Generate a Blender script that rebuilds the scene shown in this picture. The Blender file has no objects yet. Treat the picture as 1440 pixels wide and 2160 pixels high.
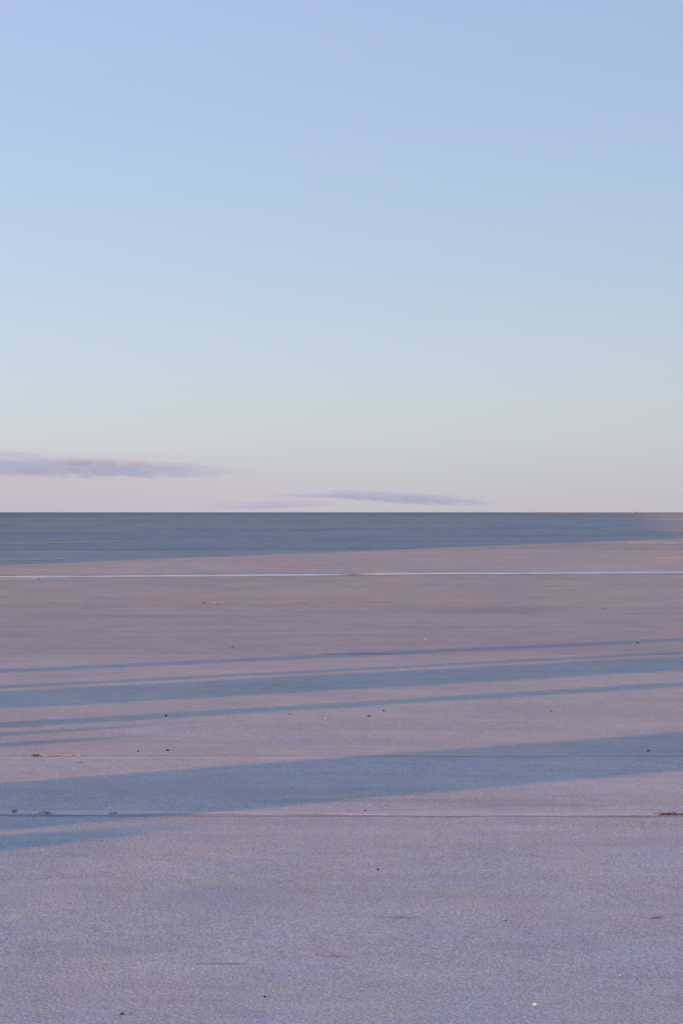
import bpy, bmesh, math, random
from mathutils import Vector, noise
R = math.radians
random.seed(7)
scene = bpy.context.scene
col = scene.collection

# ------------------------------------------------------------ camera
FPX = 3500.0          # focal length in pixels of the 1440 px wide photograph
HC = 1.086            # camera height
cd = bpy.data.cameras.new('camera')
cd.sensor_fit = 'HORIZONTAL'; cd.sensor_width = 36.0; cd.lens = 36.0 * FPX / 1440.0
cd.clip_start = 0.05; cd.clip_end = 60000.0
cam = bpy.data.objects.new('camera', cd); col.objects.link(cam)
cam.location = (0, 0, HC); cam.rotation_euler = (R(90), 0, 0)
scene.camera = cam

# ------------------------------------------------------------ light
SUN_EL = R(7.0)
SHD = Vector((0.8994, 0.4371, 0.0)).normalized()      # direction in which shadows fall
SUN_STRENGTH = 3.35
SUN_COLOR = (1.0, 0.36, 0.12)
SKY_NISHITA = 0.13
SKY_GRAD = 0.50
scene.view_settings.view_transform = 'Standard'
scene.view_settings.look = 'None'
scene.view_settings.gamma = 1.0
scene.view_settings.exposure = 1.0
scene.view_settings.use_curve_mapping = False

world = bpy.data.worlds.new('World'); scene.world = world
world.use_nodes = True
nt = world.node_tree; nt.nodes.clear()
def N(tree, t, **kw):
    n = tree.nodes.new(t)
    for k, v in kw.items():
        setattr(n, k, v)
    return n
def mth(tree, op, a, b=None, c=None, clamp=False):
    n = tree.nodes.new('ShaderNodeMath'); n.operation = op; n.use_clamp = clamp
    for i, v in enumerate((a, b, c)):
        if v is None: continue
        if isinstance(v, (int, float)): n.inputs[i].default_value = v
        else: tree.links.new(v, n.inputs[i])
    return n.outputs[0]
def mixc(tree, f, a, b, mode='MIX'):
    n = tree.nodes.new('ShaderNodeMix'); n.data_type = 'RGBA'; n.blend_type = mode
    for s, v in ((n.inputs[0], f), (n.inputs[6], a), (n.inputs[7], b)):
        if isinstance(v, (int, float)): s.default_value = v
        elif isinstance(v, tuple): s.default_value = (*v, 1.0) if len(v) == 3 else v
        else: tree.links.new(v, s)
    return n.outputs[2]
def ramp(tree, fac, stops, interp='LINEAR'):
    n = tree.nodes.new('ShaderNodeValToRGB'); cr = n.color_ramp; cr.interpolation = interp
    while len(cr.elements) < len(stops): cr.elements.new(0.5)
    for e, (p, c) in zip(cr.elements, stops):
        e.position = p
        e.color = (c, c, c, 1) if isinstance(c, (int, float)) else (*c, 1)
    tree.links.new(fac, n.inputs[0])
    return n.outputs[0]
def s2l(c):
    return tuple((v/255/12.92 if v/255 <= .04045 else ((v/255+.055)/1.055)**2.4) for v in c)

sky = N(nt, 'ShaderNodeTexSky', sky_type='NISHITA', sun_disc=False, sun_elevation=SUN_EL,
        sun_rotation=math.atan2(-SHD.x, -SHD.y))
sky.altitude = 50; sky.air_density = 1.0; sky.dust_density = 0.6; sky.ozone_density = 2.0
tc = N(nt, 'ShaderNodeTexCoord')
sp = N(nt, 'ShaderNodeSeparateXYZ'); nt.links.new(tc.outputs['Generated'], sp.inputs[0])
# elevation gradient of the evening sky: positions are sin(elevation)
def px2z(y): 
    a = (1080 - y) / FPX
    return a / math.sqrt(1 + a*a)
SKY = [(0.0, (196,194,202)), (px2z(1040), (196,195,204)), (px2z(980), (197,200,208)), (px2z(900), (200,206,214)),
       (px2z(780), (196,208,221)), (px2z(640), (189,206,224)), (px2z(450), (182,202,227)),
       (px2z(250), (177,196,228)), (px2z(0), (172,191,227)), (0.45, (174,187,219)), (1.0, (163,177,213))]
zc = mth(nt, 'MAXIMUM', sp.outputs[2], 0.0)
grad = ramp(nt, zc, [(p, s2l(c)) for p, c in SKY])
# sideways: the side towards the sunset is a little lighter and, at the horizon, pinker
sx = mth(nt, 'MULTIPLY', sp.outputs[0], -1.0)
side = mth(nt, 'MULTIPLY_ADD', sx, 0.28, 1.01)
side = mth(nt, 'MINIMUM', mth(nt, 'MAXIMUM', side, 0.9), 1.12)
low = ramp(nt, zc, [(0.0, 1.0), (px2z(1010), 0.85), (px2z(930), 0.0)], 'EASE')
lft = N(nt, 'ShaderNodeMapRange'); lft.interpolation_type = 'SMOOTHSTEP'
nt.links.new(sx, lft.inputs[0]); lft.inputs[1].default_value = -0.05; lft.inputs[2].default_value = 0.23
pink = mth(nt, 'MULTIPLY', mth(nt, 'MULTIPLY', low, lft.outputs[0]), 0.85)
grad2 = mixc(nt, pink, grad, s2l((193,178,198)))
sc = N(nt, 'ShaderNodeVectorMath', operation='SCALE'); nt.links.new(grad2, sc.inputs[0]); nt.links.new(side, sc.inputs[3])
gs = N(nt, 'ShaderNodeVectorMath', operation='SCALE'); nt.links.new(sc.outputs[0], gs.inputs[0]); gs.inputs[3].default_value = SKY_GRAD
ns = N(nt, 'ShaderNodeVectorMath', operation='SCALE'); nt.links.new(sky.outputs[0], ns.inputs[0]); ns.inputs[3].default_value = SKY_NISHITA
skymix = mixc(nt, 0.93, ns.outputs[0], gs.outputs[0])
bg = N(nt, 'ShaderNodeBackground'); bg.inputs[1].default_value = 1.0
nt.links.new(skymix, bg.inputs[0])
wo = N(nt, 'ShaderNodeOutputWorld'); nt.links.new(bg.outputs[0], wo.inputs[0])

sl = bpy.data.lights.new('sun', 'SUN'); sl.energy = SUN_STRENGTH; sl.angle = R(0.8); sl.color = SUN_COLOR
so = bpy.data.objects.new('sun', sl); col.objects.link(so)
sdir = Vector((SHD.x*math.cos(SUN_EL), SHD.y*math.cos(SUN_EL), -math.sin(SUN_EL)))
so.rotation_euler = sdir.to_track_quat('-Z', 'Y').to_euler()
so.location = (-30, -15, 12)

# ------------------------------------------------------------ ground shape
def smin(a, b, k):
    h = max(k - abs(a-b), 0)/k
    return min(a, b) - h*h*k*0.25
def base_z(Y):
    near = 0.00857*Y
    far = HC - 1.837 + 0.058*Y
    z = -smin(-near, -far, 0.16)                        # the lot turns up the slope at about 15 m
    down = HC - 0.002 - 0.035*(Y - 31.7)                # and falls away behind the crest
    if Y > 28: z = smin(z, down, 0.02)
    return max(z, -1.6) if Y > 40 else z
def ground_z(X, Y):
    z = base_z(Y)
    if 0 < Y < 30.5 and abs(X) < 14:
        k = min(1, (30.5-Y)/3.0)
        z += k*0.0035*noise.noise(Vector((X*0.55, Y*0.42, 3.1))) + k*0.0012*noise.noise(Vector((X*1.7, Y*1.3, 8.1)))
    return z
def at(px, py):
    """point of the ground seen at pixel (px, py) of the photograph"""
    s = (py-1080)/FPX
    lo, hi = 1.0, 31.6
    for _ in range(50):
        m = (lo+hi)/2
        if HC - s*m > base_z(m): lo = m
        else: hi = m
    Y = (lo+hi)/2; X = (px-720)/FPX*Y
    return Vector((X, Y, ground_z(X, Y)))

# ------------------------------------------------------------ object helpers
def tag(o, label=None, cat=None, group=None, kind=None):
    if label: o['label'] = label
    if cat: o['category'] = cat
    if group: o['group'] = group
    if kind: o['kind'] = kind
    return o
def mesh_obj(name, bm, mat, parent=None, smooth=False, loc=None):
    me = bpy.data.meshes.new(name)
    bmesh.ops.recalc_face_normals(bm, faces=bm.faces)
    bm.to_mesh(me); bm.free()
    if smooth:
        for p in me.polygons: p.use_smooth = True
    me.materials.append(mat)
    o = bpy.data.objects.new(name, me); col.objects.link(o)
    if parent: o.parent = parent
    if loc is not None: o.location = loc
    return o
def empty(name, loc, rz=0):
    o = bpy.data.objects.new(name, None); col.objects.link(o)
    o.location = loc; o.rotation_euler = (0, 0, rz); return o

def mat_base(name):
    m = bpy.data.materials.new(name); m.use_nodes = True
    t = m.node_tree; t.nodes.clear()
    out = N(t, 'ShaderNodeOutputMaterial'); b = N(t, 'ShaderNodeBsdfPrincipled')
    t.links.new(b.outputs[0], out.inputs[0])
    return m, t, b, out
def nz(t, vec, scale, detail=2.0, rough=0.5, dist=0.0):
    n = N(t, 'ShaderNodeTexNoise'); n.inputs['Scale'].default_value = scale
    n.inputs['Detail'].default_value = detail; n.inputs['Roughness'].default_value = rough
    n.inputs['Distortion'].default_value = dist
    t.links.new(vec, n.inputs['Vector']); return n.outputs['Fac']
def stretch(t, vec, s):
    n = N(t, 'ShaderNodeVectorMath', operation='MULTIPLY'); t.links.new(vec, n.inputs[0]); n.inputs[1].default_value = s
    return n.outputs[0]
def simple_mat(name, color, rough=0.8, var=0.25, scale=8.0, bump=0.0, metallic=0.0, spec=0.3):
    m, t, b, out = mat_base(name)
    c = N(t, 'ShaderNodeTexCoord').outputs['Object']
    f = nz(t, c, scale, 5, 0.65)
    f = ramp(t, f, [(0.3, 0.0), (0.7, 1.0)])
    a = tuple(v*(1-var) for v in color); d = tuple(min(1, v*(1+var)) for v in color)
    t.links.new(mixc(t, f, a, d), b.inputs['Base Color'])
    b.inputs['Roughness'].default_value = rough; b.inputs['Metallic'].default_value = metallic
    b.inputs['Specular IOR Level'].default_value = spec
    if bump:
        bn = N(t, 'ShaderNodeBump'); bn.inputs['Strength'].default_value = 1; bn.inputs['Distance'].default_value = bump
        t.links.new(nz(t, c, scale*4, 4), bn.inputs['Height']); t.links.new(bn.outputs[0], b.inputs['Normal'])
    return m

# ------------------------------------------------------------ pavement material
def pavement():
    m, t, b, out = mat_base('worn_pavement')
    P = N(t, 'ShaderNodeTexCoord').outputs['Object']
    s = N(t, 'ShaderNodeSeparateXYZ'); t.links.new(P, s.inputs[0])
    X, Y = s.outputs[0], s.outputs[1]
    # paving passes: bands across the lot, each laid at another time and worn differently
    wob = mth(t, 'MULTIPLY_ADD', nz(t, P, 1.3, 5, 0.7), 0.10, -0.05)
    Yw = mth(t, 'ADD', Y, wob)
    F = 1/40.0
    def py(y): return at(720, y).y * F
    A = (0.345,0.355,0.385)
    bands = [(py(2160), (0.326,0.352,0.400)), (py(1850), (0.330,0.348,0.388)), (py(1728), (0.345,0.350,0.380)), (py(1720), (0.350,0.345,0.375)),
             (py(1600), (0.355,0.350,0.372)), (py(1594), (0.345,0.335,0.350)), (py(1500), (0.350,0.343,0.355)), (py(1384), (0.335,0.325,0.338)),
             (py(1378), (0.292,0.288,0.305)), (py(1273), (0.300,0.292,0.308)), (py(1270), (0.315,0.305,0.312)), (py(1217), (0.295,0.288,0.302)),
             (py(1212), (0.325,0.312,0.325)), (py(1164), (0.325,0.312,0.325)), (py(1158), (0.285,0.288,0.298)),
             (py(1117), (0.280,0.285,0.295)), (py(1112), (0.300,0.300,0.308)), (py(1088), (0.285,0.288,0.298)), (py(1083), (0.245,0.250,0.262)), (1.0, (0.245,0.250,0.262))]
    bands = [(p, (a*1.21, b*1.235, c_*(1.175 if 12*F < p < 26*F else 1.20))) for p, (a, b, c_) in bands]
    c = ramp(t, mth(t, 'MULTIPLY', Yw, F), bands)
    # broad patches, long streaks from sweeping and tyres, medium blotches, aggregate
    def lin(f, lo, hi, a=0.3, bb=0.7):
        n = N(t, 'ShaderNodeMapRange'); t.links.new(f, n.inputs[0])
        n.inputs[1].default_value = a; n.inputs[2].default_value = bb; n.inputs[3].default_value = lo; n.inputs[4].default_value = hi
        return n.outputs[0]
    def mul(c, f):
        n = N(t, 'ShaderNodeVectorMath', operation='SCALE'); t.links.new(c, n.inputs[0]); t.links.new(f, n.inputs[3]); return n.outputs[0]
    c = mul(c, lin(nz(t, P, 0.9, 5, 0.7), 0.93, 1.07))
    c = mul(c, lin(nz(t, stretch(t, P, (0.5, 3.2, 1)), 1.0, 5, 0.65), 0.93, 1.07))
    c = mul(c, lin(nz(t, stretch(t, P, (2.5, 14, 1)), 1.0, 4, 0.7), 0.95, 1.05))
    c = mul(c, lin(nz(t, P, 9, 4, 0.7), 0.95, 1.05))
    c = mul(c, lin(nz(t, P, 70, 3, 0.7), 0.92, 1.08))
    grit = nz(t, P, 130, 2, 0.6)
    c = mul(c, lin(grit, 0.76, 1.24))
    # aggregate tint: pink sun-catching and blue shaded grains painted into the colour
    tint = ramp(t, nz(t, P, 85, 2, 0.6), [(0.36, (0.95,0.99,1.05)), (0.5, (1,1,1)), (0.66, (1.06,1.0,0.96))])
    c = mixc(t, 1.0, c, tint, 'MULTIPLY')
    tint2 = ramp(t, nz(t, P, 2.6, 6, 0.72, 0.4), [(0.34, (0.93,0.97,1.05)), (0.5, (1,1,1)), (0.66, (1.06,1.01,0.97))])  # broad mottle: blue shade of low bumps painted in, pink between
    c = mixc(t, 1.0, c, tint2, 'MULTIPLY')
    # stains with a shape of their own: (px, py, half width m, half depth m, colour, strength)
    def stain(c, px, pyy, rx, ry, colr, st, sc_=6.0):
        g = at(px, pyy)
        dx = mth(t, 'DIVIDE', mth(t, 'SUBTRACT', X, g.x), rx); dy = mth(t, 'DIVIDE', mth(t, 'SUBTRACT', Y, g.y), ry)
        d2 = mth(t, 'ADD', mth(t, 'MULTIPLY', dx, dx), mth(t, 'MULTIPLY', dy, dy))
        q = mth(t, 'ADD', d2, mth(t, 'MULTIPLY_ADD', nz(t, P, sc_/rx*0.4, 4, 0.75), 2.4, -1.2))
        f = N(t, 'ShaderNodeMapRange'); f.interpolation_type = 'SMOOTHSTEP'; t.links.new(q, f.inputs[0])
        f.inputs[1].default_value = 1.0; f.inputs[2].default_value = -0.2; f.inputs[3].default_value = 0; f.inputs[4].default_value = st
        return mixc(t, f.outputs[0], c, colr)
    for a in [(710,2018,.035,.012,(.20,.15,.15),.75), (470,2034,.07,.014,(.20,.21,.25),.6), (842,1936,.075,.022,(.22,.20,.19),.55),
              (1432,1932,.06,.018,(.26,.22,.22),.45), (100,1716,.11,.035,(.16,.17,.19),.6), (500,1719,.35,.03,(.24,.23,.25),.5),
              (1250,1722,.5,.04,(.26,.25,.26),.45), (900,1690,.8,.07,(.29,.28,.29),.4), (1100,1700,.5,.06,(.28,.27,.28),.4), (585,1446,.05,.03,(.22,.24,.27),.6),
              (1350,1597,.25,.05,(.22,.23,.25),.5), (900,1596,.4,.04,(.25,.26,.28),.5), (170,1609,.035,.025,(.2,.2,.23),.6),
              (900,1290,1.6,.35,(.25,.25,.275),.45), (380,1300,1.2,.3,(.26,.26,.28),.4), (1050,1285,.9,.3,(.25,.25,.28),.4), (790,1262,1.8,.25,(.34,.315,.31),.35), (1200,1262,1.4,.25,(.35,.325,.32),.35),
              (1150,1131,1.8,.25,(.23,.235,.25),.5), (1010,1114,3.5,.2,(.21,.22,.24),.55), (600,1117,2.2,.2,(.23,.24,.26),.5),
              (250,2000,.3,.1,(.30,.33,.42),.4), (1180,2000,.3,.1,(.30,.33,.42),.4), (430,1900,.35,.2,(.30,.33,.41),.35)]:
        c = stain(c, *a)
    # the land behind the crest is rough dry grass
    off = mth(t, 'GREATER_THAN', Y, 38.0)
    c = mixc(t, off, c, (0.16, 0.17, 0.12))
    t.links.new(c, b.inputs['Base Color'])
    b.inputs['Roughness'].default_value = 0.95
    b.inputs['Specular IOR Level'].default_value = 0.12
    h1 = nz(t, P, 120, 3, 0.6); h2 = nz(t, P, 22, 4, 0.65); h3 = nz(t, P, 3.0, 4, 0.6)
    hh = mth(t, 'ADD', mth(t, 'MULTIPLY', h1, 0.0018), mth(t, 'ADD', mth(t, 'MULTIPLY', h2, 0.0016), mth(t, 'MULTIPLY', h3, 0.003)))
    bn = N(t, 'ShaderNodeBump'); bn.inputs['Strength'].default_value = 1.0; bn.inputs['Distance'].default_value = 1.0
    t.links.new(hh, bn.inputs['Height']); t.links.new(bn.outputs[0], b.inputs['Normal'])
    return m
M_PAVE = pavement()

def grid(xs, ys):
    bm = bmesh.new()
    V = [[bm.verts.new((x, y, ground_z(x, y))) for x in xs] for y in ys]
    for j in range(len(ys)-1):
        for i in range(len(xs)-1):
            bm.faces.new((V[j][i], V[j][i+1], V[j+1][i+1], V[j+1][i]))
    return bm
def frange(a, b, s):
    n = int(round((b-a)/s)); return [a + (b-a)*i/n for i in range(n+1)]
XS = [-4000,-1500,-500,-200,-100,-60,-40,-30,-22] + frange(-16, -9, 0.5)[:-1] + frange(-9, 9, 0.15) + frange(9.5, 16, 0.5) + [22,30,40,60,100,200,500,1500,4000]
YS = [-4000,-1500,-500,-200,-100,-50,-20,-10,-5,-2,-1,0,1,1.5] + frange(2, 12, 0.12) + frange(12.15, 30, 0.15) + frange(30.1, 35, 0.1) + frange(36, 60, 2) + [70,90,120,130,200,400,800,1600,4000]
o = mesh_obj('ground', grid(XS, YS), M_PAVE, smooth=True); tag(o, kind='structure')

# ------------------------------------------------------------ paint, joints
def paint_mat(name, colr, thr=0.42, soft=0.12, under=(0.29,0.285,0.30), sx=(3, 12, 1)):
    """road paint worn through to the pavement in patches"""
    m, t, b, out = mat_base(name)
    P = N(t, 'ShaderNodeTexCoord').outputs['Object']
    w = nz(t, stretch(t, P, sx), 1.6, 6, 0.75)
    f = ramp(t, w, [(thr-soft, 0.0), (thr+soft, 1.0)])
    g = nz(t, P, 60, 3, 0.7)
    c = mixc(t, ramp(t, g, [(0.3, 0.0), (0.7, 1.0)]), tuple(v*0.86 for v in colr), colr)
    t.links.new(mixc(t, f, under, c), b.inputs['Base Color'])
    b.inputs['Roughness'].default_value = 0.95; b.inputs['Specular IOR Level'].default_value = 0.12
    hh = mth(t, 'ADD', mth(t, 'MULTIPLY', nz(t, P, 120, 3, 0.6), 0.0017), mth(t, 'MULTIPLY', nz(t, P, 22, 4, 0.65), 0.0022))
    bn = N(t, 'ShaderNodeBump'); bn.inputs['Strength'].default_value = 1.0; bn.inputs['Distance'].default_value = 1.0
    t.links.new(hh, bn.inputs['Height']); t.links.new(bn.outputs[0], b.inputs['Normal'])
    return m
def ribbon(name, a, b, w, mat, lift=0.004, jit=0.0, thick=0.003, step=0.12, taper=(0, 0), wvar=0.0, seed=0.0):
    """a strip laid on the ground from a to b (x, y), w wide, with a real thickness"""
    a = Vector((a[0], a[1])); b = Vector((b[0], b[1])); d = b-a; L = d.length; d.normalize(); n = Vector((-d.y, d.x))
    k = max(2, int(L/step)); bm = bmesh.new(); rows = []
    for i in range(k+1):
        s = L*i/k; p = a + d*s
        j = jit*noise.noise(Vector((s*0.9, seed, 0))) + jit*0.5*noise.noise(Vector((s*4.1, seed, 5)))
        ww = w*(1 + wvar*noise.noise(Vector((s*2.3, seed, 9))) + wvar*0.7*noise.noise(Vector((s*9.1, seed, 2))))
        ww = max(ww, w*0.12)
        if taper[0]: ww *= min(1, 0.08 + s/taper[0])
        if taper[1]: ww *= min(1, 0.08 + (L-s)/taper[1])
        p1 = p + n*(j - ww/2); p2 = p + n*(j + ww/2)
        r = []
        for q, dz in ((p1, lift-thick), (p1, lift), (p2, lift), (p2, lift-thick)):
            r.append(bm.verts.new((q.x, q.y, ground_z(q.x, q.y)+dz)))
        rows.append(r)
    for i in range(k):
        for e in range(3):
            bm.faces.new((rows[i][e], rows[i][e+1], rows[i+1][e+1], rows[i+1][e]))
    bm.faces.new(rows[0]); bm.faces.new(rows[-1][::-1])
    return mesh_obj(name, bm, mat)

M_WHITE = paint_mat('white_road_paint', (0.62,0.88,0.98), 0.45, 0.2, (0.42,0.44,0.47), (0.9, 5, 1))
M_YEL = paint_mat('yellow_road_paint', (0.62,0.52,0.40), 0.44, 0.16)
M_FAINT = paint_mat('faded_white_paint', (0.44,0.45,0.48), 0.50, 0.12)
M_DARK = paint_mat('joint_filler', (0.25,0.25,0.27), 0.50, 0.14, (0.39,0.39,0.42), (1.6, 5, 1))
M_SEAL = simple_mat('line_seal', (0.27,0.29,0.32), 0.95, 0.2, 3)
M_DARKB = paint_mat('joint_filler_with_lip_shade', (0.22,0.22,0.24), 0.52, 0.14, (0.40,0.41,0.44), (1.1, 9, 1))
M_LIP = paint_mat('pale_joint_mortar', (0.58,0.59,0.62), 0.5, 0.16, (0.43,0.435,0.46), (1.5, 4, 1))
M_THIN = paint_mat('dusty_joint', (0.56,0.55,0.56), 0.47, 0.16, (0.41,0.41,0.43), (1.2, 4, 1))

# white line across the lot, with one worn gap a bit right of centre
p, q = at(-200, 1218.3), at(738, 1212.6)
tag(ribbon('painted_line', p, q, 0.15, M_WHITE, wvar=0.3, jit=0.02, seed=1, taper=(0, 0.5)), 'long white painted line running across the lot left of its worn gap', 'painted line', 'lengths of the white line across the lot')
p, q = at(757, 1211.6), at(1640, 1206.6)
tag(ribbon('painted_line', p, q, 0.15, M_WHITE, wvar=0.3, jit=0.02, seed=4, taper=(0.25, 0)), 'long white painted line running out to the right edge past its worn gap', 'painted line', 'lengths of the white line across the lot')
tag(ribbon('faded_line', at(590,1380), at(812,1378.5), 0.06, M_FAINT, wvar=0.5, jit=0.02, seed=6), 'short faded scrap of white paint just above the thin shadow', 'painted line')

YL = [((-140,1098.5),(344,1095.3),.26,'faint yellow stall line at the far left, nearest the crest'),
      ((-140,1123),(297,1117.8),.26,'yellow stall line at the left, second from the crest'),
      ((-140,1149),(246,1143),.27,'clear yellow stall line at the left, third from the crest'),
      ((-140,1185),(170,1178.8),.25,'yellow stall line at the left just above the edge of the far shadow'),
      ((-140,1226),(80,1222),.20,'faint yellow stall line at the left just below the white line'),
      ((1228,1095.3),(1600,1096.5),.26,'faint yellow stall line at the far right, nearest the crest'),
      ((1268,1117),(1600,1119.5),.24,'thin yellow stall line at the right, second from the crest'),
      ((1327,1144),(1600,1146.5),.27,'clear yellow stall line at the right where the far shadow thins out'),
      ((1391,1178.5),(1600,1180),.26,'yellow stall line at the right edge in sunlight above the white line')]
for i, (a, b, w, lab) in enumerate(YL):
    tag(ribbon('stall_line', at(*a), at(*b), w, M_YEL, wvar=0.25, jit=0.03, seed=10+i), lab, 'painted line', 'yellow stall lines')

# joints between paving passes (part of the ground)
def joint(y0, y1, w, mat, x0=-500, x1=1940, seed=0, lift=0.004, wvar=0.8, jit=0.02):
    o = ribbon('pavement_joint', at(x0, y0), at(x1, y1), w, mat, lift=lift, wvar=wvar, jit=jit, seed=seed)
    tag(o, kind='structure')
joint(1217.4, 1208.4, 0.34, M_SEAL, seed=40, lift=0.002, wvar=0.25)
joint(1719.5, 1725.5, 0.034, M_DARKB, seed=21, lift=0.0007, jit=0.012, wvar=2.0)  # dark joint, also painting the shaded near face of the pale lip
joint(1713.5, 1718.5, 0.060, M_LIP, seed=22, lift=0.0009, wvar=1.4, jit=0.03)
joint(1598, 1599, 0.018, M_THIN, seed=23, lift=0.0010, wvar=0.9)
joint(1594.8, 1595.6, 0.012, M_DARK, seed=24, lift=0.0006, wvar=1.6)
joint(2018, 2019, 0.0016, M_DARK, x0=570, x1=910, seed=25, wvar=1.4, lift=0.0006, jit=0.004)
joint(1272.5, 1271, 0.030, M_DARK, seed=26, lift=0.002, wvar=1.5)
joint(1329, 1327, 0.010, M_DARK, seed=29, lift=0.002, wvar=1.6)
joint(1381, 1379, 0.018, M_DARK, seed=27, lift=0.002, wvar=1.6)
joint(1161, 1155.5, 0.09, M_DARK, x0=-300, x1=1150, seed=28, lift=0.003, wvar=1.4)
joint(1087, 1086, 0.16, M_DARK, x0=-500, x1=1940, seed=30, lift=0.003, wvar=1.0)

# ------------------------------------------------------------ small things on the ground
M_DSTONE = simple_mat('dark_stone', (0.075,0.075,0.08), 0.8, 0.4, 90)
M_LSTONE = simple_mat('pale_stone', (0.62,0.60,0.52), 0.7, 0.2, 90)
M_LEAF = simple_mat('dead_leaf', (0.16,0.09,0.045), 0.8, 0.4, 60)
M_STRAW = simple_mat('dry_straw', (0.40,0.33,0.27), 0.7, 0.3, 40)
M_TWIG = simple_mat('dark_twig', (0.085,0.075,0.07), 0.9, 0.4, 60)
M_PAPER = simple_mat('paper', (0.60,0.75,0.78), 0.8, 0.1, 60)
def pebble(px, py, size, mat, label, flat=0.7, cat='pebble', name='pebble', group=None):
    size = size*0.66; g = at(px, py); bm = bmesh.new()
    bmesh.ops.create_icosphere(bm, subdivisions=2, radius=0.5)
    sd = px*0.37 + py
    for v in bm.verts:
        k = 1 + 0.35*noise.noise(v.co*2.2 + Vector((sd, 0, 0)))
        v.co = Vector((v.co.x*k*size*1.15, v.co.y*k*size*0.9, v.co.z*k*size*flat))
    o = mesh_obj(name, bm, mat, smooth=False, loc=(g.x, g.y, g.z + size*flat*0.36))
    o.rotation_euler = (0, 0, random.uniform(0, 6))
    return tag(o, label, cat, group)
DP = [(558,2105,.0105,'near black pebble at the bottom of the pavement, nearest of the dark ones'),
      (797,1836,.0125,'dark pebble alone right of centre below the pale pavement joint'),
      (1066,1944,.008,'small dark pebble on the near pavement between the two brown stains at the right'),
      (257,2141,.012,'dull dark pebble at the very bottom left'),
      (353,1584,.020,'dark pebble just above the thin joint at the left'),
      (350,1511,.020,'dark pebble lying inside the narrow shadow band at the left'),
      (778,1511,.022,'black pebble below the narrow shadow band at the centre'),
      (808,1500,.019,'dark pebble up and right of the black pebble at the centre'),
      (610,1506,.012,'tiny dark pebble under the narrow shadow band left of centre'),
      (291,1586,.014,'tiny dark pebble above the thin joint, left of a bigger one'),
      (1344,1357,.026,'dark pebble just under the uppermost thin shadow at the right'),
      (1367,1585,.018,'dark pebble in the broad near shadow at the right edge'),
      (770,1711,.010,'small dark pebble on the pale pavement joint right of centre'),
      (1162,1500,.014,'tiny dark pebble in sunlight right of centre below the narrow shadow'),
      (490,1366,.02,'tiny dark pebble just above the uppermost thin shadow left of centre'),
      (1275,1285,.02,'tiny dark pebble far off at the right above the uppermost thin shadow')]
for x, y, s, lab in DP: pebble(x, y, s, M_DSTONE, lab, group='dark pebbles on the pavement')
LP = [(616,1866,.007,'small pale pebble on the near pavement left of centre'),
      (897,1348,.018,'right one of two pale pebbles side by side above the thin shadow'),
      (889,1347,.013,'left one of two pale pebbles side by side above the thin shadow'),
      (687,1515,.012,'pale pebble at the centre just left of the dark pebbles'),
      (632,2061,.005,'pale speck of stone near the bottom centre'),
      (1308,2060,.006,'pale chip of stone near the bottom right')]
for x, y, s, lab in LP: pebble(x, y, s, M_LSTONE, lab, group='pale pebbles on the pavement')

def scrap(name, px, py, w, d, mat, label, cat, rz=0.0, n=9, lift=0.004):
    """a thin curled leaf or scrap with a wavy outline"""
    g = at(px, py); bm = bmesh.new(); top = []; bot = []
    c0 = bm.verts.new((0, 0, lift+0.004)); c1 = bm.verts.new((0, 0, lift+0.0028))
    for i in range(n*2):
        a = math.pi*i/n; k = 1 + 0.3*noise.noise(Vector((math.cos(a)*1.7+px, math.sin(a)*1.7, 0)))
        z = lift + 0.004*(1+math.cos(2*a))*0.5
        top.append(bm.verts.new((w/2*k*math.cos(a), d/2*k*math.sin(a), z+0.001)))
        bot.append(bm.verts.new((w/2*k*math.cos(a), d/2*k*math.sin(a), z)))
    for i in range(2*n):
        j = (i+1) % (2*n)
        bm.faces.new((c0, top[i], top[j])); bm.faces.new((c1, bot[j], bot[i])); bm.faces.new((top[i], bot[i], bot[j], top[j]))
    o = mesh_obj(name, bm, mat, loc=(g.x, g.y, g.z)); o.rotation_euler = (0, 0, rz)
    return tag(o, label, cat)
scrap('dead_leaf', 30, 1714.5, .018, .022, M_LEAF, 'small brown dead leaf beside the pale joint at the left edge', 'leaf', 0.3)
scrap('dark_leaf', 75, 1596, .034, .045, M_TWIG, 'flat dark leaf lying on the thin joint at the left', 'leaf', 0.2)
scrap('paper_scrap', 1127, 2126, .009, .005, M_PAPER, 'tiny white scrap of paper near the bottom right', 'litter', -0.3)
scrap('dark_leaf', 430, 1272.5, .04, .07, M_TWIG, 'small dark leaf on the far joint left of centre', 'leaf', 0.2)

def stalks(name, x0, x1, py, n, mat, label, cat, length, r=0.0016, spread=0.02):
    """a drift of dry stalks caught in a joint: one tangle"""
    bm = bmesh.new(); o0 = at((x0+x1)/2, py)
    for i in range(n):
        g = at(random.uniform(x0, x1), py); y = g.y + random.gauss(0, spread)*0.5
        a = random.gauss(0, 0.28); L = length*random.uniform(0.5, 1.1); z = g.z + 0.002 + random.uniform(0, 0.003)
        p = Vector((g.x-o0.x - L/2*math.cos(a), y-o0.y - L/2*math.sin(a), z-o0.z)); q = Vector((g.x-o0.x + L/2*math.cos(a), y-o0.y + L/2*math.sin(a), z-o0.z + random.uniform(-.002, .003)))
        mid = (p+q)/2 + Vector((0, random.uniform(-.1, .1)*L, random.uniform(0, .004)))
        prev = None
        for P in (p, mid, q):
            ring = [bm.verts.new((P.x, P.y + r*math.cos(k*2.094), P.z + r*math.sin(k*2.094))) for k in range(3)]
            if prev:
                for k in range(3): bm.faces.new((prev[k], prev[(k+1) % 3], ring[(k+1) % 3], ring[k]))
            prev = ring
    o = mesh_obj(name, bm, mat, loc=(o0.x, o0.y, o0.z)); return tag(o, label, cat)
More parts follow.
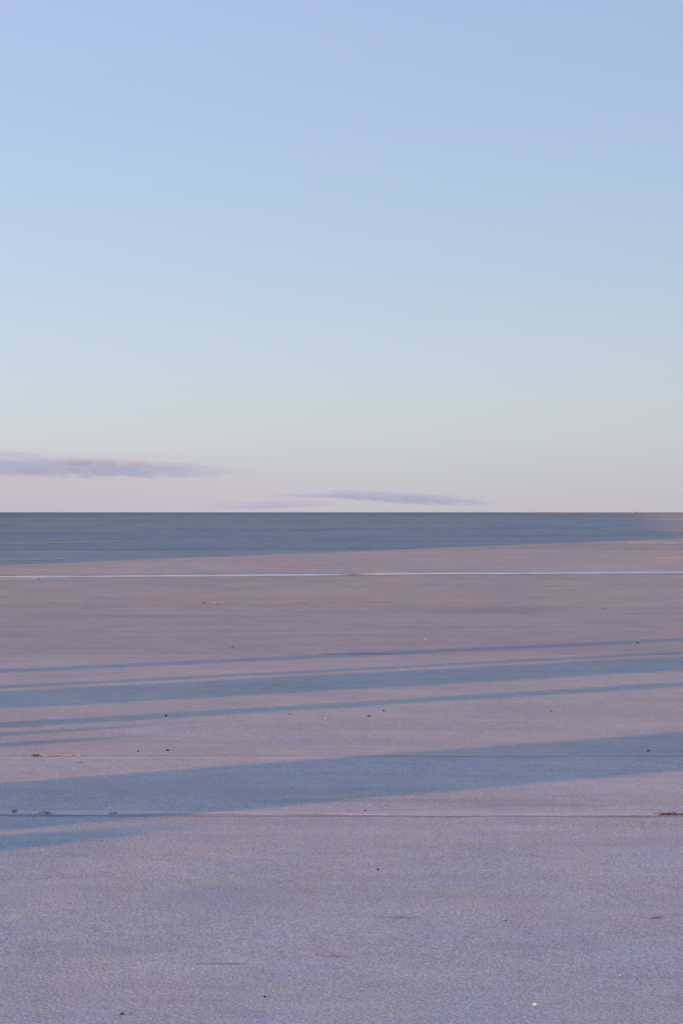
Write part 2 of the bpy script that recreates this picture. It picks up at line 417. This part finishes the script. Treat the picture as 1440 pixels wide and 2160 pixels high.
stalks('dry_stalks', 86, 166, 1596.5, 15, M_STRAW, 'golden drift of dry straw caught in the thin joint at the left', 'straw', .045, .0012, .012)
stalks('dry_stalks', 445, 476, 1273, 9, M_STRAW, 'few golden bits of straw on the far joint left of centre', 'straw', .06, .002, .02)
stalks('dead_twigs', 1385, 1432, 1720.5, 14, M_TWIG, 'small heap of dark dead twigs on the pale joint at the right edge', 'twigs', .04, .0013, .018)
stalks('dead_twigs', 88, 112, 1718.5, 5, M_TWIG, 'thin scatter of dark bits along the pale joint at the left', 'twigs', .03, .0009, .012)
stalks('dead_twigs', 232, 244, 1719, 6, M_TWIG, 'tiny clump of dark bits on the pale joint right of the leaf', 'twigs', .014, .0009, .008)
stalks('dead_twigs', 1380, 1412, 1941, 2, M_TWIG, 'thin brown twig lying on the near pavement at the right edge', 'twigs', .035, .0009, .003)
# weed tip just breaking the crest at the right
g = Vector(((1341-720)/FPX*31.4, 31.4, ground_z(5.5, 31.4))); bm = bmesh.new()
for i in range(7):
    a = i*0.9; h = 0.028 + 0.012*math.sin(i*3.1); tx, ty = 0.02*math.cos(a), 0.02*math.sin(a)
    b0 = [bm.verts.new((0.004*math.cos(a+k*2.094), 0.004*math.sin(a+k*2.094), 0)) for k in range(3)]
    tp = bm.verts.new((tx, ty, h))
    for k in range(3): bm.faces.new((b0[k], b0[(k+1) % 3], tp))
tag(mesh_obj('weed', bm, M_TWIG, loc=g), 'tiny tuft of weed breaking the line of the crest at the right', 'weed')

# ------------------------------------------------------------ things standing left of the view whose shadows cross the lot
TAN = math.tan(SUN_EL)
M_STEEL = simple_mat('galvanised_steel', (0.42,0.43,0.44), 0.45, 0.15, 5, 0, 0.6)
M_CONC = simple_mat('cast_concrete', (0.36,0.35,0.33), 0.9, 0.2, 6, 0.003)
M_GREEN = simple_mat('cabinet_paint', (0.10,0.15,0.12), 0.55, 0.15, 3)
M_YPOST = simple_mat('bollard_paint', (0.55,0.38,0.06), 0.5, 0.2, 6)
M_GLASS = simple_mat('lamp_glass', (0.6,0.6,0.58), 0.2, 0.05, 3)
M_WALL = simple_mat('rendered_wall', (0.45,0.42,0.38), 0.9, 0.12, 2.5, 0.004)
M_TRIM = simple_mat('dark_trim', (0.08,0.08,0.09), 0.5, 0.2, 4)
M_PANE = simple_mat('window_glass', (0.03,0.04,0.05), 0.06, 0.1, 2, 0, 0, 0.6)

def upsun(px, py, X):
    """follow the shadow line through a ground pixel back towards the sun, to the place with x = X"""
    g = at(px, py); L = (g.x - X)/SHD.x
    p = g - SHD*L
    return Vector((X, p.y, ground_z(X, p.y))), L, g
def lathe(prof, seg=24, x=0, y=0, bm=None):
    bm = bm or bmesh.new(); rings = []
    for r, z in prof:
        rings.append([bm.verts.new((x + r*math.cos(2*math.pi*i/seg), y + r*math.sin(2*math.pi*i/seg), z)) for i in range(seg)])
    for a, b in zip(rings, rings[1:]):
        for i in range(seg): bm.faces.new((a[i], a[(i+1) % seg], b[(i+1) % seg], b[i]))
    bm.faces.new(rings[0][::-1]); bm.faces.new(rings[-1]); return bm
def box(bm, x0, x1, y0, y1, z0, z1, bev=0.0):
    r = bmesh.ops.create_cube(bm, size=1.0); vs = r['verts']
    for v in vs: v.co = Vector(((x0+x1)/2 + v.co.x*(x1-x0), (y0+y1)/2 + v.co.y*(y1-y0), (z0+z1)/2 + v.co.z*(z1-z0)))
    if bev:
        es = list({e for v in vs for e in v.link_edges})
        bmesh.ops.bevel(bm, geom=es, offset=bev, segments=2, affect='EDGES')
    return bm
AZ = math.atan2(SHD.y, SHD.x)     # rotation that turns +X along the shadows

def post(name, px, py, X, r, h, mat, label, cat, lamp=False):
    p, L, g = upsun(px, py, X)
    t = tag(empty(name, p), label, cat)
    mesh_obj('pole', lathe([(r*1.05, 0), (r*1.0, h*0.5), (r*0.9, h)]), mat, t, True)
    mesh_obj('base_plate', box(bmesh.new(), -r*2.2, r*2.2, -r*2.2, r*2.2, -0.02, 0.025, 0.004), mat, t)
    if lamp:
        b = box(bmesh.new(), 0.03, 1.2, -0.03, 0.03, h-0.12, h-0.06, 0.01); mesh_obj('arm', b, mat, t)
        hd = mesh_obj('lamp_head', box(bmesh.new(), 1.0, 1.6, -0.14, 0.14, h-0.20, h-0.10, 0.02), M_TRIM, t)
        mesh_obj('lens', box(bmesh.new(), 1.1, 1.5, -0.10, 0.10, h-0.235, h-0.20, 0.005), M_GLASS, hd)
    else:
        mesh_obj('cap', lathe([(r*0.95, h), (r*0.9, h+0.02), (r*0.3, h+0.05)]), mat, t, True)
    return t
# uppermost thin shadow
post('lamp_post', 720, 1383, -7.2, 0.115, 6.0, M_STEEL, 'grey lamp post beyond the left edge casting the uppermost thin shadow', 'lamp post', lamp=True)
# thin stripe on top of the middle band
post('sign_post', 720, 1413.5, -6.6, 0.070, 4.2, M_STEEL, 'thin steel post beyond the left edge casting the stripe above the middle shadow', 'post')
# narrow band below the middle one
post('steel_column', 720, 1487, -6.0, 0.095, 4.8, M_STEEL, 'steel column beyond the left edge casting the narrow shadow under the middle one', 'post')

def bollard(px_tip, py_tip, X, r, label, extra=0.0):
    """height chosen so that its shadow ends at the given pixel"""
    p, L, g = upsun(px_tip, py_tip, X)
    h = L*TAN + (g.z - p.z) + extra
    t = tag(empty('bollard', p), label, 'bollard', 'bollards beyond the left edge')
    mesh_obj('post', lathe([(r, -0.02), (r, h*0.72), (r*0.93, h*0.82), (r*0.72, h*0.92), (r*0.35, h*0.985), (r*0.1, h)]), M_YPOST, t, True)
    mesh_obj('reflector_band', lathe([(r*1.03, h*0.55), (r*1.03, h*0.66)]), M_PAPER, t, True)
    return t
bollard(330, 1529, -5.2, 0.075, 'slim bollard beyond the left edge, its shadow tip just under the narrow shadow')
bollard(290, 1553, -5.0, 0.082, 'bollard beyond the left edge whose shadow tapers out alone above the thin joint')
bollard(350, 1747, -4.2, 0.14, 'stout bollard beyond the left edge whose shadow tapers out below the pale joint')

def cabinet(name, px, y_top, y_bot, X, depth, h, mat, label, cat, doors=2):
    p1, _, g1 = upsun(px, y_top, X); p2, _, g2 = upsun(px, y_bot, X)
    w = (g1-g2).length * SHD.x            # width across the light
    c = (p1+p2)/2; c.z = min(p1.z, p2.z)
    t = tag(empty(name, c, AZ), label, cat)
    return t, w, depth, h
# the middle band: a square concrete pillar with cap and plinth
t, w, d, h = cabinet('concrete_pillar', 720, 1422, 1455.5, -6.6, 0.5, 3.4, M_CONC, 'square concrete pillar beyond the left edge casting the middle shadow band', 'pillar')
mesh_obj('shaft', box(bmesh.new(), -w/2, w/2, -w/2, w/2, -0.02, h, 0.012), M_CONC, t)
mesh_obj('cap', box(bmesh.new(), -w/2-.02, w/2+.02, -w/2-.02, w/2+.02, h, h+0.12, 0.012), M_CONC, t)
# the broad near shadow: an electrical cabinet
t, w, d, h = cabinet('electrical_cabinet', 720, 1598, 1690, -4.7, 0.5, 1.75, M_GREEN, 'green electrical cabinet beyond the left edge casting the broad near shadow', 'cabinet')
mesh_obj('housing', box(bmesh.new(), -.3, .3, -w/2, w/2, 0.08, h, 0.008), M_GREEN, t)
mesh_obj('plinth', box(bmesh.new(), -.28, .28, -w/2+.02, w/2-.02, -0.03, 0.08), M_CONC, t)
mesh_obj('lid', box(bmesh.new(), -.33, .33, -w/2-.004, w/2+.004, h, h+0.05, 0.01), M_GREEN, t)
for s in (-1, 1):
    dr = mesh_obj('door', box(bmesh.new(), .3, .318, (0.01 if s > 0 else -w/2+.03), (w/2-.03 if s > 0 else -.01), .13, h-.05, 0.004), M_GREEN, t)
    mesh_obj('handle', box(bmesh.new(), .318, .345, s*.05-.012, s*.05+.012, .85, 1.0, 0.004), M_STEEL, dr)

# the far shadow: a low flat-roofed building whose near end gives the straight edge
BX = -11.5
p, L, g = upsun(720, 1164, BX)
bz = ground_z(BX, p.y)
T1 = at(1385, 1126); T2 = at(1308, 1084)
Htop = T1.z + (T1.x - BX)/SHD.x*TAN
C1 = T1 - SHD*((Htop-T1.z)/TAN); C2 = T2 - SHD*((Htop-T2.z)/TAN)
rot = math.atan2(C2.x-C1.x, C2.y-C1.y)
bd = tag(empty('low_building', (BX, p.y, 0), -rot), 'low flat-roofed building beyond the left edge casting the far shadow', 'building')
print('building rot', math.degrees(rot), 'H', Htop)
BL = 7.6
mesh_obj('wall', box(bmesh.new(), -6, 0, 0, BL, -0.8, Htop-0.15), M_WALL, bd)
rf = mesh_obj('roof', box(bmesh.new(), -6.1, 0.1, -0.003, BL+0.1, Htop-0.15, Htop, 0.01), M_TRIM, bd)
mesh_obj('vent', lathe([(0.16, Htop), (0.16, Htop+0.42), (0.2, Htop+0.43), (0.2, Htop+0.5)], 20, -0.45, 0.9), M_STEEL, rf, True)
mesh_obj('shadow_wing', box(bmesh.new(), -17, -2.5, BL+0.11, 17, -0.8, Htop-0.05), M_WALL, bd)  # unseen wing, added so the far shadow reaches the crest
for k in range(2):
    f = mesh_obj('window', box(bmesh.new(), 0.002, 0.06, 1.6+k*3.2, 2.8+k*3.2, bz+1.1, bz+1.9), M_TRIM, bd)
    mesh_obj('pane', box(bmesh.new(), 0.06, 0.068, 1.66+k*3.2, 2.74+k*3.2, bz+1.16, bz+1.84), M_PANE, f)

# ------------------------------------------------------------ clouds: thin banks of real vapour far away
def cloud_mat(name, dens, seed, freq, colr=(0.55,0.75,0.98), cut=0.45):
    m = bpy.data.materials.new(name); m.use_nodes = True
    t = m.node_tree; t.nodes.clear()
    out = N(t, 'ShaderNodeOutputMaterial'); v = N(t, 'ShaderNodeVolumePrincipled')
    v.inputs['Color'].default_value = (*colr, 1); v.inputs['Anisotropy'].default_value = 0.0
    P = N(t, 'ShaderNodeTexCoord').outputs['Object']
    ln = N(t, 'ShaderNodeVectorMath', operation='LENGTH'); t.links.new(P, ln.inputs[0])
    off = N(t, 'ShaderNodeVectorMath', operation='ADD'); t.links.new(P, off.inputs[0]); off.inputs[1].default_value = (seed, seed*1.7, seed*0.3)
    n1 = nz(t, stretch(t, off.outputs[0], freq), 1.0, 8, 0.68, 0.5)
    e = mth(t, 'SUBTRACT', 1.0, mth(t, 'POWER', ln.outputs['Value'], 2.0))
    q = mth(t, 'ADD', mth(t, 'MULTIPLY', e, 0.55), mth(t, 'MULTIPLY', mth(t, 'SUBTRACT', n1, 0.5), 3.0))
    f = N(t, 'ShaderNodeMapRange'); f.interpolation_type = 'SMOOTHSTEP'; t.links.new(q, f.inputs[0])
    f.inputs[1].default_value = cut-0.33; f.inputs[2].default_value = cut; f.inputs[3].default_value = 0.0; f.inputs[4].default_value = dens
    fe = mth(t, 'MULTIPLY', f.outputs[0], mth(t, 'MINIMUM', mth(t, 'MULTIPLY', e, 3.0), 1.0))
    t.links.new(mth(t, 'MAXIMUM', fe, 0.0), v.inputs['Density'])
    t.links.new(v.outputs[0], out.inputs['Volume'])
    return m
CD = 12000.0
def cloud(xc, yc, hw, hh, dens, seed, label, depth=500.0, tilt=0.0, freq=(5, 1.5, 1.6), cut=0.30, colr=(0.55,0.75,0.98)):
    bm = bmesh.new(); bmesh.ops.create_icosphere(bm, subdivisions=3, radius=1.0)
    o = mesh_obj('cloud', bm, cloud_mat('cloud_vapour', dens, seed, freq, colr, cut=cut))
    o.location = ((xc-720)/FPX*CD, CD, HC + (1080-yc)/FPX*CD)
    o.scale = (hw/FPX*CD, depth, hh/FPX*CD); o.rotation_euler = (0, tilt, 0)
    return tag(o, label, 'cloud', 'low clouds over the crest')
bank = cloud(105, 985, 455, 25, 0.0016, 3.0, 'long lavender cloud bank with pinkish top low at the left', tilt=R(1.2), freq=(9, 1.5, 2.2))
cloud(850, 1050, 215, 14, 0.0021, 9.0, 'thin blue-grey cloud streak low over the crest right of centre', tilt=R(3.2), freq=(8, 1.5, 2.0))
cloud(670, 1046, 115, 5.5, 0.0019, 17.0, 'faint ragged wisp trailing left from the blue-grey streak near the centre', tilt=R(1.0), freq=(7, 1.5, 1.5))
cloud(560, 1065, 185, 10, 0.0016, 14.0, 'faint low cloud wisp just above the crest left of centre', tilt=R(-1.5), freq=(9, 1.5, 1.8))
cloud(1440, 1045, 45, 5, 0.0015, 21.0, 'tiny faint cloud wisp at the right edge above the crest', freq=(5, 1.5, 1.3))
cloud(30, 958, 70, 6, 0.0012, 27.0, 'tiny faint cloud shred above the long bank at the left', freq=(5, 1.5, 1.3))
bpy.context.view_layer.update()
for xc, yc, hw, hh, sd in ((160, 975, 46, 8, 31), (228, 977, 26, 9, 37), (284, 980, 24, 5, 43)):  # paler vapour tint paints sunlit tops onto the bank
    f = cloud(xc, yc, hw, hh, 0.0032, sd, None, depth=260.0, freq=(2, 1.5, 1.5), colr=(0.86, 0.90, 0.99))
    f.name = 'painted_lit_puff'
    for k in ('category', 'group'): del f[k]
    f.parent = bank; f.matrix_parent_inverse = bank.matrix_world.inverted()
